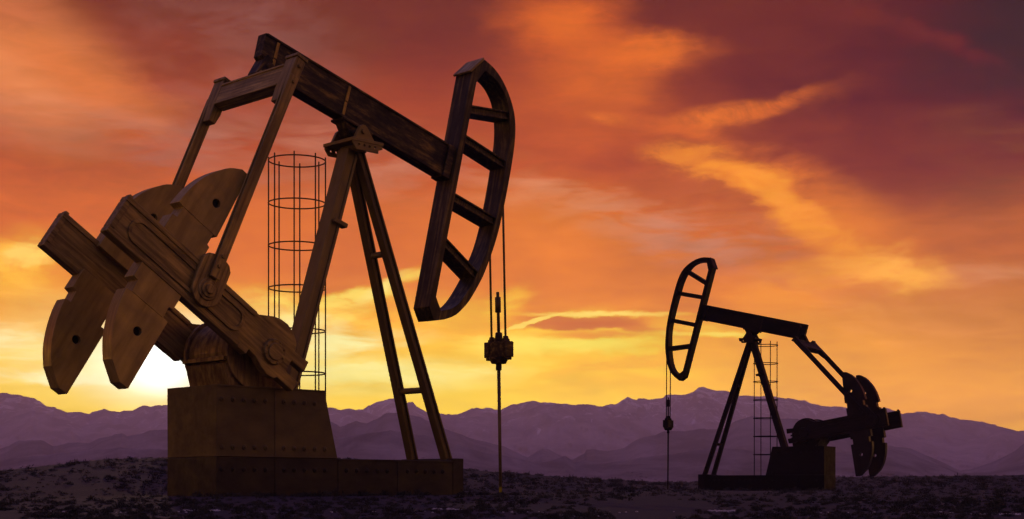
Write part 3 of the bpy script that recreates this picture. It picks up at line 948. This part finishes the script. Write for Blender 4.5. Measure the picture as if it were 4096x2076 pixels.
# scrub hiding the bottom edge of the two foundation blocks
for P, n in ((JL, 70), (JR, 34)):
    c, s = math.cos(P['rot']), math.sin(P['rot'])
    sd = -1 if P is JL else 1
    for i in range(n):
        u = random.uniform(-1.2, 8.9)
        v = sd * random.uniform(1.32, 2.4)
        X, Y = P['loc'][0] + u * c - v * s, P['loc'][1] + u * s + v * c
        spots.append((X, Y, random.uniform(0.10, 0.22) * (1.0 if P is JL else 1.8), math.hypot(X, Y)))
VARIANTS = [shrub_arrays(100 + i, 95, tl) for i, tl in enumerate((0.62, 0.5, 0.75, 0.58, 0.85, 0.48))]
FAR_VARIANTS = [shrub_arrays(200 + i, 42, tl) for i, tl in enumerate((0.62, 0.5, 0.75, 0.58))]
show = sorted(range(len(spots)), key=lambda i: -(spots[i][2] / spots[i][3]) if abs(spots[i][0] / spots[i][1]) < 0.338 and spots[i][1] > 15.5 else 0)
single, rest = show[:300], show[300:]
meshes = []
for i, (v, f) in enumerate(VARIANTS):
    me = bpy.data.meshes.new('desert_shrub')
    me.from_pydata(v.tolist(), [], f)
    me.materials.append(SCRUB)
    meshes.append(me)
ZS = terrain(np.array([s[0] for s in spots]), np.array([s[1] for s in spots]))
for k, i in enumerate(single):
    X, Y, r, d = spots[i]
    o = bpy.data.objects.new('desert_shrub', meshes[k % len(meshes)])
    o.location = (X, Y, float(ZS[i]) - 0.02 * r)
    o.rotation_euler = (0, 0, random.uniform(0, 6.28))
    o.scale = (r * random.uniform(0.9, 1.3), r * random.uniform(0.8, 1.1), r * random.uniform(1.0, 1.55))
    link(o)
    tag(o, 'low dark desert shrub growing on the dim purple soil around the pumps', 'shrub', 'larger desert shrubs on the soil')
bv, bf, nb = [], [], 0
for k, i in enumerate(rest):
    X, Y, r, d = spots[i]
    v, f = FAR_VARIANTS[k % len(FAR_VARIANTS)] if d > 30 else VARIANTS[k % len(VARIANTS)]
    a = random.uniform(0, 6.28)
    c, s = math.cos(a), math.sin(a)
    sx, sz = r * random.uniform(0.85, 1.3), r * random.uniform(1.0, 1.55)
    w = np.stack([(v[:, 0] * c - v[:, 1] * s) * sx + X, (v[:, 0] * s + v[:, 1] * c) * sx + Y, v[:, 2] * sz + float(ZS[i]) - 0.02 * r], 1)
    bv.append(w)
    bf += [tuple(nb + j for j in q) for q in f]
    nb += len(v)
me = bpy.data.meshes.new('scrub_cover')
me.from_pydata(np.vstack(bv).tolist(), [], bf)
me.materials.append(SCRUB)
o = link(bpy.data.objects.new('scrub_cover', me))
tag(o, 'countless small tufts of dark scrub covering the rise', 'scrub', kind='stuff')

# pale pebbles in short drifts near the camera
m, t = new_mat('pale stone')
p = t.n('ShaderNodeBsdfPrincipled', i_Roughness=0.8)
p.inputs['Base Color'].default_value = (0.5, 0.46, 0.45, 1)
oo = t.n('ShaderNodeOutputMaterial')
t.l(p.outputs[0], oo.inputs[0])
bv, bf, nb = [], [], 0
for (px0, px1, py, n) in ((730, 880, 2043, 46), (1725, 1850, 2038, 40), (2830, 2950, 2045, 40), (3880, 4080, 2058, 60), (2250, 2400, 2066, 30), (100, 4000, 2050, 60)):
    for i in range(n):
        px = random.uniform(px0, px1)
        d = ground_hit(px, py + random.uniform(-2.5, 2.5))
        if not d:
            continue
        X, Y = d * (px - CX) / FPX, d
        z = float(terrain(np.array([X]), np.array([Y]))[0])
        r = random.uniform(0.006, 0.016)
        pts = []
        for a in range(5):
            pts.append((X + r * 1.5 * math.cos(a * 1.256), Y + r * math.sin(a * 1.256), z))
        top = [(X + r * 0.9 * math.cos(a * 1.256 + 0.3), Y + r * 0.6 * math.sin(a * 1.256 + 0.3), z + r * random.uniform(0.6, 1.0)) for a in range(5)]
        bv += pts + top
        bf += [(nb + a, nb + (a + 1) % 5, nb + 5 + (a + 1) % 5, nb + 5 + a) for a in range(5)] + [tuple(nb + 5 + a for a in range(5))]
        nb += 10
me = bpy.data.meshes.new('gravel')
me.from_pydata(bv, [], bf)
me.materials.append(m)
o = link(bpy.data.objects.new('gravel', me))
tag(o, 'scattered pale pebbles on the nearest soil', 'gravel', kind='stuff')


# ------------------------------------------------------------------ haze
HAZE = True
SIG, HTOP, HEXT = 2.2e-4, 410.0, 6900.0
if HAZE:
    hb = MB().box(-HEXT, HEXT, -HEXT, HEXT, -8.5, HTOP)
    m, t = new_mat('dusk haze')
    pv = t.n('ShaderNodeVolumePrincipled')
    pv.inputs['Color'].default_value = (0.98, 0.83, 1.0, 1)
    pv.inputs['Density'].default_value = SIG
    pv.inputs['Anisotropy'].default_value = 0.0
    oo = t.n('ShaderNodeOutputMaterial')
    t.l(pv.outputs[0], oo.inputs['Volume'])
    hz = hb.build('haze', m, None, None, 0)
    tag(hz, 'thin violet dusk haze lying over the plain and the mountains', 'haze', kind='stuff')
    m.cycles.homogeneous_volume = True


# ------------------------------------------------------------------ sky
SUN_PX = (640, 1440)


def ang(px, py):
    X, q = (px - CX) / FPX, (CY - py) / FPX
    return math.atan2(X, 1.0), math.atan2(q, math.hypot(1, X))


sun_az, sun_el = ang(*SUN_PX)
w = bpy.data.worlds.new('World')
scene.world = w
w.use_nodes = True
w.node_tree.nodes.clear()
T = NT(w.node_tree)
tc = T.n('ShaderNodeTexCoord')
sep = T.n('ShaderNodeSeparateXYZ')
T.l(tc.outputs['Generated'], sep.inputs[0])
gx, gy, gz = sep.outputs
az = T.math('ARCTAN2', gx, gy)
hyp = T.math('SQRT', T.math('ADD', T.math('MULTIPLY', gx, gx), T.math('MULTIPLY', gy, gy)))
el = T.math('ARCTAN2', gz, hyp)
cmb = T.n('ShaderNodeCombineXYZ')
T.l(az, cmb.inputs[0])
T.l(el, cmb.inputs[1])
AE = cmb.outputs[0]


def stretched_noise(sx, sy, detail, rough, dist=0.0, off=(0, 0, 0), rot=0.0):
    mp = T.n('ShaderNodeMapping')
    mp.inputs['Scale'].default_value = (sx, sy, 1)
    mp.inputs['Location'].default_value = off
    mp.inputs['Rotation'].default_value = (0, 0, rot)
    T.l(AE, mp.inputs['Vector'])
    n = T.n('ShaderNodeTexNoise', i_Scale=1.0, i_Detail=detail, i_Roughness=rough, i_Distortion=dist)
    T.l(mp.outputs[0], n.inputs['Vector'])
    return n


nw = stretched_noise(16, 42, 6.0, 0.58, 0.3, (3.1, 7.7, 0))
nw2 = stretched_noise(70, 170, 5.0, 0.6, 0.2, (13.1, 1.7, 0))
# domain warp: soft large billows plus ragged small edges
v1 = T.n('ShaderNodeVectorMath', operation='SUBTRACT')
T.l(nw.outputs['Color'], v1.inputs[0])
v1.inputs[1].default_value = (0.5, 0.5, 0.5)
v1s = T.n('ShaderNodeVectorMath', operation='MULTIPLY')
T.l(v1.outputs[0], v1s.inputs[0])
v1s.inputs[1].default_value = (0.045, 0.026, 0)
v2 = T.n('ShaderNodeVectorMath', operation='SUBTRACT')
T.l(nw2.outputs['Color'], v2.inputs[0])
v2.inputs[1].default_value = (0.5, 0.5, 0.5)
v2s = T.n('ShaderNodeVectorMath', operation='MULTIPLY')
T.l(v2.outputs[0], v2s.inputs[0])
v2s.inputs[1].default_value = (0.020, 0.011, 0)
va = T.n('ShaderNodeVectorMath', operation='ADD')
T.l(AE, va.inputs[0])
T.l(v1s.outputs[0], va.inputs[1])
vb = T.n('ShaderNodeVectorMath', operation='ADD')
T.l(va.outputs[0], vb.inputs[0])
T.l(v2s.outputs[0], vb.inputs[1])
WARP = vb.outputs[0]
vm = T.n('ShaderNodeVectorMath', operation='ADD')
T.l(AE, vm.inputs[0])
vm2 = T.n('ShaderNodeVectorMath', operation='SCALE')
T.l(v2s.outputs[0], vm2.inputs[0])
vm2.inputs['Scale'].default_value = 0.55
T.l(vm2.outputs[0], vm.inputs[1])
MILD = vm.outputs[0]
wsep = T.n('ShaderNodeSeparateXYZ')
T.l(va.outputs[0], wsep.inputs[0])

EL0, EL1 = R(-1.0), R(30.0)
k = T.n('ShaderNodeMapRange', x1=EL0, x2=EL1, x3=0.0, x4=1.0)
elmix = T.math('ADD', T.math('MULTIPLY', el, 0.55), T.math('MULTIPLY', wsep.outputs[1], 0.45))
T.l(elmix, k.inputs[0])


def stop(py, c):
    return ((ang(CX, py)[1] - EL0) / (EL1 - EL0), srgb(*c))


base = T.ramp([stop(1930, (255, 206, 100)), stop(1650, (255, 200, 88)), stop(1500, (252, 184, 80)), stop(1330, (243, 158, 74)), stop(1150, (233, 136, 70)), stop(1000, (224, 119, 68)),
               stop(850, (210, 106, 68)), stop(650, (186, 86, 64)), stop(450, (164, 74, 60)), stop(250, (144, 64, 56)), stop(60, (124, 57, 54)), stop(-300, (96, 52, 60)), stop(-900, (72, 50, 70))])
T.l(k.outputs[0], base.inputs[0])
col = base.outputs[0]


def blob(px, py, rx, ry, c, strength, rot=0.0, gain=1.0, tex=None, crisp=False, soft=False):
    """one cloud bank or clear patch of the sky at a fixed bearing and height"""
    global col
    a, e = ang(px, py)
    mp = T.n('ShaderNodeMapping', vector_type='TEXTURE')
    mp.inputs['Location'].default_value = (a, e, 0)
    mp.inputs['Rotation'].default_value = (0, 0, R(rot))
    mp.inputs['Scale'].default_value = (rx / FPX, ry / FPX, 1)
    T.l(AE if soft is True else (MILD if soft == 'mild' else WARP), mp.inputs['Vector'])
    g = T.n('ShaderNodeTexGradient', gradient_type='SPHERICAL')
    T.l(mp.outputs[0], g.inputs[0])
    mr = T.n('ShaderNodeMapRange', interpolation_type='SMOOTHSTEP', x1=0.0, x2=0.45 if crisp else 0.9, x3=0.0, x4=strength)
    T.l(g.outputs['Fac'], mr.inputs[0])
    f = mr.outputs[0]
    if tex is not None:
        f = T.math('MULTIPLY', f, tex, clamp=True)
    col = T.mixc(f, col, srgb(*c, k=gain))


def tex(n, lo, hi, a=0.3, b=1.25):
    mr = T.n('ShaderNodeMapRange', x1=lo, x2=hi, x3=a, x4=b)
    T.l(n.outputs[0], mr.inputs[0])
    return mr.outputs[0]


ns = stretched_noise(14, 75, 6.0, 0.6, 0.5, (2.0, 4.0, 0), R(-6))
STREAK = tex(ns, 0.38, 0.62, 0.0, 1.35)
nc = stretched_noise(22, 48, 7.0, 0.62, 0.4, (8.0, 1.0, 0))
PUFF = tex(nc, 0.36, 0.62, 0.25, 1.3)
nr = stretched_noise(26, 60, 7.0, 0.64, 0.6, (5.0, 9.0, 0), R(20))
RAG = tex(nr, 0.38, 0.60, 0.35, 1.3)
nv = stretched_noise(34, 70, 8.0, 0.68, 0.9, (4.0, 6.0, 0), R(38))
WISP = tex(nv, 0.34, 0.66, 0.1, 1.1)

# --- wide tone areas
blob(3950, 200, 1900, 1200, (100, 48, 42), 0.92, -8, 1, None, False, True)
blob(4180, 80, 760, 620, (62, 32, 42), 0.85, 0, 1, None, False, True)
blob(3420, 330, 760, 330, (92, 43, 40), 0.6, 0, 1, PUFF)
blob(3600, 120, 500, 60, (124, 56, 44), 0.6, -22, 1, RAG)
blob(3330, 60, 420, 60, (118, 52, 44), 0.5, -12, 1, RAG)
blob(3700, 760, 620, 70, (132, 66, 56), 0.5, -4, 1, STREAK)
blob(3000, 120, 620, 300, (120, 54, 46), 0.55)
blob(1650, 40, 900, 330, (116, 55, 52), 0.75, 0, 1, None, False, True)
blob(1000, 110, 700, 260, (142, 88, 86), 0.6, -12, 1, PUFF)
blob(2950, 1010, 1000, 330, (200, 116, 92), 0.7, -6, 1, STREAK)
blob(3950, 1060, 900, 430, (196, 108, 82), 0.75, 0, 1, None, False, True)
blob(4050, 640, 520, 300, (134, 78, 76), 0.6, 0, 1, STREAK)
blob(3500, 640, 800, 260, (132, 62, 52), 0.55)
blob(3900, 1380, 1100, 380, (218, 138, 94), 0.8, 0, 1, None, False, True)
blob(3850, 1640, 1250, 230, (236, 154, 90), 0.85, 0, 1, None, False, True)
blob(3300, 1480, 900, 260, (242, 160, 82), 0.5)
blob(3350, 1300, 600, 120, (234, 152, 92), 0.5, 2, 1, STREAK)
blob(4000, 1090, 500, 60, (214, 138, 104), 0.6, 3, 1, STREAK)
# --- pale veils in the middle of the sky
blob(2260, 800, 620, 130, (226, 146, 112), 0.7, -10, 1, STREAK)
blob(2560, 880, 560, 150, (206, 132, 110), 0.7, -14, 1, STREAK)
blob(2850, 980, 560, 110, (202, 130, 108), 0.6, -4, 1, STREAK)
blob(2720, 720, 330, 110, (184, 92, 72), 0.6, 0)
# --- left: mauve grey bands
blob(420, 540, 1000, 280, (164, 98, 88), 0.7, -6, 1, STREAK)
blob(250, 430, 420, 70, (176, 118, 112), 0.65, -4, 1, STREAK)
blob(620, 500, 420, 60, (172, 112, 106), 0.6, -8, 1, STREAK)
blob(1000, 400, 800, 360, (164, 92, 82), 0.5, -18, 1, PUFF)
blob(300, 640, 620, 130, (176, 88, 64), 0.7, -3)
blob(1450, 650, 1000, 220, (200, 126, 106), 0.55, -4, 1, STREAK)
blob(300, 900, 800, 220, (208, 106, 68), 0.7, 0, 1, None, False, True)
blob(1450, 880, 900, 300, (216, 116, 76), 0.5)
# --- top left glow
blob(60, 230, 640, 380, (228, 134, 88), 0.95, -28, 1, None, False, True)
blob(330, 300, 560, 170, (222, 120, 74), 0.8, -24)
blob(40, 30, 300, 120, (200, 108, 76), 0.7)
# --- upper middle orange puffs
blob(2270, 110, 400, 250, (212, 98, 50), 0.85, -10)
blob(2260, 100, 220, 110, (222, 108, 54), 0.8, 0)
blob(2500, 230, 460, 150, (222, 108, 52), 0.9, 3)
blob(2620, 200, 200, 90, (230, 114, 52), 0.8, 10)
blob(2400, 370, 380, 130, (216, 106, 54), 0.8, -4)
blob(2150, 440, 480, 280, (200, 94, 56), 0.6, 0, 1, None, False, True)
blob(2440, 510, 420, 130, (206, 98, 58), 0.5)
# --- thin streak rising to the right
blob(2450, 480, 160, 36, (228, 118, 62), 0.8, -12, 1, RAG, False, 'mild')
blob(2870, 470, 360, 66, (228, 116, 60), 0.95, 7, 1, RAG, False, 'mild')
blob(3130, 415, 240, 46, (218, 108, 58), 0.9, 20, 1, RAG, False, 'mild')
blob(3300, 370, 300, 60, (150, 72, 52), 0.6, 17, 1, RAG, False, 'mild')
blob(2800, 530, 220, 60, (216, 106, 58), 0.7, -20, 1, RAG, False, 'mild')
blob(2620, 500, 260, 50, (208, 100, 60), 0.7, -14, 1, RAG, False, 'mild')
# --- dark pocket between the streaks
blob(3120, 530, 380, 90, (136, 62, 54), 0.75, 6)
# --- big bright diagonal cloud: soft on its upper side, ragged below
blob(3120, 740, 520, 210, (216, 110, 62), 0.7, -34, 1, PUFF)
blob(2960, 690, 420, 90, (238, 134, 66), 0.7, -20)
blob(3160, 850, 330, 110, (242, 142, 70), 0.75, -44)
blob(3420, 930, 420, 220, (226, 126, 72), 0.7, -30, 1, None, False, True)
blob(2700, 622, 220, 70, (244, 140, 64), 0.8, -12, 1.0, WISP, False, 'warp')
blob(2880, 672, 300, 92, (250, 150, 68), 0.85, -18, 1.0, WISP, False, 'warp')
blob(3060, 730, 260, 110, (253, 156, 72), 0.85, -30, 1.0, WISP, False, 'warp')
blob(3140, 820, 250, 110, (254, 160, 76), 0.85, -44, 1.0, WISP, False, 'warp')
blob(3250, 900, 270, 100, (250, 152, 74), 0.85, -40, 1.0, WISP, False, 'warp')
blob(3390, 1000, 290, 110, (250, 154, 76), 0.8, -34, 1.0, WISP, False, 'warp')
blob(3560, 1080, 340, 120, (254, 172, 90), 1.0, -8, 1.0, PUFF)
blob(3250, 1110, 460, 110, (246, 160, 84), 0.75, 12, 1.0, PUFF)
blob(3100, 1180, 300, 80, (242, 152, 80), 0.6, 8, 1.0, PUFF)
# --- warm glow low in the middle
blob(2150, 980, 620, 330, (228, 128, 70), 0.75, 0, 1, None, False, True)
blob(1250, 1000, 900, 260, (222, 118, 68), 0.55, 0, 1, None, False, True)
blob(2650, 1150, 900, 170, (220, 124, 78), 0.6)
# --- yellow belt over the ridges
blob(900, 1560, 2100, 330, (255, 214, 112), 0.85, 0, 1, None, False, True)
blob(1900, 1560, 1200, 300, (255, 210, 98), 0.7)
blob(2500, 1450, 900, 220, (253, 178, 76), 0.6)
blob(2250, 1480, 900, 60, (255, 214, 104), 0.6, 0, 1, STREAK)
# --- lenticular cloud group
blob(2250, 1378, 620, 88, (255, 222, 108), 0.95, 3, 1.0, PUFF)
blob(2180, 1310, 330, 60, (254, 196, 88), 0.9, 14, 1.0, None, False, 'mild')
blob(2330, 1282, 300, 26, (214, 124, 62), 1.0, -1, 1.0, None, True, 'mild')
blob(2330, 1302, 320, 22, (210, 118, 58), 0.95, 0, 1.0, None, True, 'mild')
blob(2230, 1372, 560, 60, (255, 226, 112), 0.9, 2, 1.0, None, False, 'mild')
blob(2420, 1257, 480, 17, (255, 218, 120), 0.95, -0.5, 1.0, None, False, 'mild')
blob(2130, 1288, 180, 12, (255, 216, 116), 0.9, 16, 1.0, None, True, 'mild')
blob(2620, 1330, 260, 14, (255, 214, 112), 0.9, -3, 1.0, None, False, 'mild')
blob(2370, 1338, 380, 26, (236, 146, 66), 0.85, 0, 1.0, None, False, 'mild')
blob(2560, 1316, 150, 22, (220, 130, 62), 0.8, -6, 1.0, None, False, 'mild')
blob(2820, 1288, 330, 50, (250, 190, 92), 0.75, -4, 1.0, STREAK)
blob(2900, 1340, 220, 20, (255, 220, 112), 0.95, -3, 1.0, None, False, 'mild')
blob(2840, 1318, 300, 22, (250, 196, 98), 0.7, -5, 1.0, RAG, False, 'mild')
blob(2000, 1230, 200, 80, (252, 190, 88), 0.85, 30, 1.0, RAG, False, 'mild')
blob(2030, 1395, 240, 70, (255, 216, 108), 0.85, 20, 1.0, RAG, False, 'mild')
# --- broken yellow clouds behind the post
blob(1500, 1290, 760, 130, (252, 192, 92), 0.8, 4, 1.0, PUFF)
blob(1350, 1235, 300, 74, (255, 216, 112), 1.0, 16, 1.0, RAG, True, 'mild')
blob(1530, 1150, 170, 36, (255, 224, 132), 1.0, 32, 1.0, None, False, 'mild')
blob(1650, 1100, 130, 40, (254, 206, 104), 0.95, 18, 1.0, RAG, False, 'mild')
blob(1130, 1220, 240, 90, (255, 210, 104), 0.85, -10, 1.0, RAG, False, 'mild')
blob(1560, 1215, 300, 40, (238, 152, 74), 0.75, 10, 1.0, RAG, False, 'mild')
blob(1600, 1330, 500, 60, (250, 184, 86), 0.75, 2, 1.0, STREAK)
blob(1300, 1390, 560, 80, (255, 240, 168), 0.85, 4, 1.0, STREAK)
blob(1450, 1500, 800, 110, (255, 236, 150), 0.85, 0, 1.0, None, False, 'mild')
blob(1500, 1485, 700, 54, (255, 240, 164), 0.8, 0, 1.0, STREAK)
blob(1300, 1560, 560, 40, (254, 206, 100), 0.7, 0, 1.0, STREAK)
blob(1750, 1430, 420, 40, (252, 190, 84), 0.7, 2, 1.0, STREAK)
blob(1180, 1310, 260, 90, (255, 240, 176), 0.8, 0, 1, PUFF)
# --- left yellow cumulus edge
blob(60, 1040, 380, 150, (255, 186, 86), 0.9, 14, 1.0, RAG, False, 'mild')
blob(150, 1010, 160, 60, (255, 204, 110), 0.9, 10, 1.0, RAG, True, 'mild')
blob(60, 1130, 460, 110, (255, 188, 84), 0.85, 0, 1.0, PUFF)
blob(230, 1240, 600, 110, (248, 172, 88), 0.8, 0, 1.0, PUFF)
# --- bright bands round the sun
blob(250, 1385, 760, 100, (255, 234, 176), 0.9, -2, 1.0, STREAK)
blob(300, 1450, 700, 36, (250, 196, 104), 0.7, 0, 1.0, STREAK)
blob(420, 1500, 900, 50, (255, 242, 196), 0.9, 1, 1.0, STREAK)
blob(640, 1400, 900, 330, (255, 226, 150), 0.7, 0, 1.05, None, False, True)
blob(*SUN_PX, 460, 250, (255, 246, 214), 0.95, 0, 1.15, None, False, True)
blob(*SUN_PX, 210, 170, (255, 254, 246), 1.0, 0, 1.5, None, False, True)
# --- fine streaks everywhere
fine = stretched_noise(24, 120, 7.0, 0.62, 0.7, (1.0, 2.0, 0), R(-5))
fr = T.n('ShaderNodeMapRange', x1=0.3, x2=0.7, x3=0.93, x4=1.07)
T.l(fine.outputs[0], fr.inputs[0])
mid = stretched_noise(9, 26, 6.0, 0.6, 0.6, (6.0, 3.0, 0), R(10))
mrg = T.n('ShaderNodeMapRange', x1=0.3, x2=0.7, x3=0.88, x4=1.12)
T.l(mid.outputs[0], mrg.inputs[0])
sc = T.n('ShaderNodeVectorMath', operation='SCALE')
T.l(col, sc.inputs[0])
T.l(T.math('MULTIPLY', fr.outputs[0], mrg.outputs[0]), sc.inputs['Scale'])

# the cloud colours above are as seen through the haze; the sky beyond it is that much stronger near the horizon
JH = (0.20, 0.10, 0.165)
seln = T.math('MAXIMUM', T.math('SINE', el), HTOP / HEXT)
trn = T.math('EXPONENT', T.math('DIVIDE', -SIG * HTOP, seln))
inv = T.math('DIVIDE', 1.0, trn)
one = T.math('SUBTRACT', 1.0, trn)
js = T.n('ShaderNodeVectorMath', operation='SCALE')
js.inputs[0].default_value = JH
T.l(one, js.inputs['Scale'])
sb = T.n('ShaderNodeVectorMath', operation='SUBTRACT')
T.l(sc.outputs[0], sb.inputs[0])
T.l(js.outputs[0], sb.inputs[1])
mxv = T.n('ShaderNodeVectorMath', operation='MAXIMUM')
T.l(sb.outputs[0], mxv.inputs[0])
mxv.inputs[1].default_value = (0.0, 0.0, 0.0)
gs = T.n('ShaderNodeVectorMath', operation='SCALE')
T.l(mxv.outputs[0], gs.inputs[0])
T.l(inv, gs.inputs['Scale'])
bgc = T.n('ShaderNodeBackground', i_Strength=1.0)
T.l(gs.outputs[0], bgc.inputs[0])
sky = T.n('ShaderNodeTexSky', sky_type='NISHITA', sun_disc=False)
sky.sun_elevation = sun_el
sky.sun_rotation = sun_az
sky.air_density = 1.4
sky.dust_density = 3.0
sky.ozone_density = 3.0
bgs = T.n('ShaderNodeBackground', i_Strength=0.10)
T.l(T.mixc(0.5, sky.outputs[0], (2.9, 1.6, 5.0, 1.0)), bgs.inputs[0])
# the lit cloud deck covers the sunset quarter; clear dusk sky overhead and behind
c1 = T.n('ShaderNodeMapRange', interpolation_type='SMOOTHSTEP', x1=R(22), x2=R(52), x3=1.0, x4=0.0)
T.l(el, c1.inputs[0])
c2 = T.n('ShaderNodeMapRange', interpolation_type='SMOOTHSTEP', x1=R(55), x2=R(180), x3=1.0, x4=0.0)
T.l(T.math('ABSOLUTE', az), c2.inputs[0])
cov = T.math('MULTIPLY', c1.outputs[0], c2.outputs[0])
mx = T.n('ShaderNodeMixShader')
T.l(cov, mx.inputs[0])
T.l(bgs.outputs[0], mx.inputs[1])
T.l(bgc.outputs[0], mx.inputs[2])
wo = T.n('ShaderNodeOutputWorld')
T.l(mx.outputs[0], wo.inputs[0])
w.cycles.sampling_method = 'MANUAL'
w.cycles.sample_map_resolution = 1024

sl = bpy.data.lights.new('sun', 'SUN')
sl.energy = 0.7
sl.angle = R(0.5)
sl.color = (1.0, 0.58, 0.32)
so = link(bpy.data.objects.new('sun', sl))
sd = Vector((math.sin(sun_az) * math.cos(sun_el), math.cos(sun_az) * math.cos(sun_el), math.sin(sun_el)))
so.rotation_euler = (-sd).to_track_quat('-Z', 'Y').to_euler()
so.location = (-40, 160, 60)

# ------------------------------------------------------------------ camera, colour
cd = bpy.data.cameras.new('camera')
cd.sensor_width = 36.0
cd.lens = FPX / 4096.0 * 36.0
cd.shift_y = (CY - 1038.0) / 4096.0
cd.clip_start = 0.1
cd.clip_end = 30000
cam = link(bpy.data.objects.new('camera', cd))
cam.location = (0, 0, 0)
cam.rotation_euler = (math.pi / 2, 0, 0)
scene.camera = cam
scene.view_settings.view_transform = 'Standard'
scene.view_settings.look = 'None'
scene.view_settings.exposure = 0
scene.view_settings.gamma = 1
scene.view_settings.use_curve_mapping = False
scene.cycles.use_denoising = True
scene.cycles.max_bounces = 6
scene.cycles.volume_bounces = 1
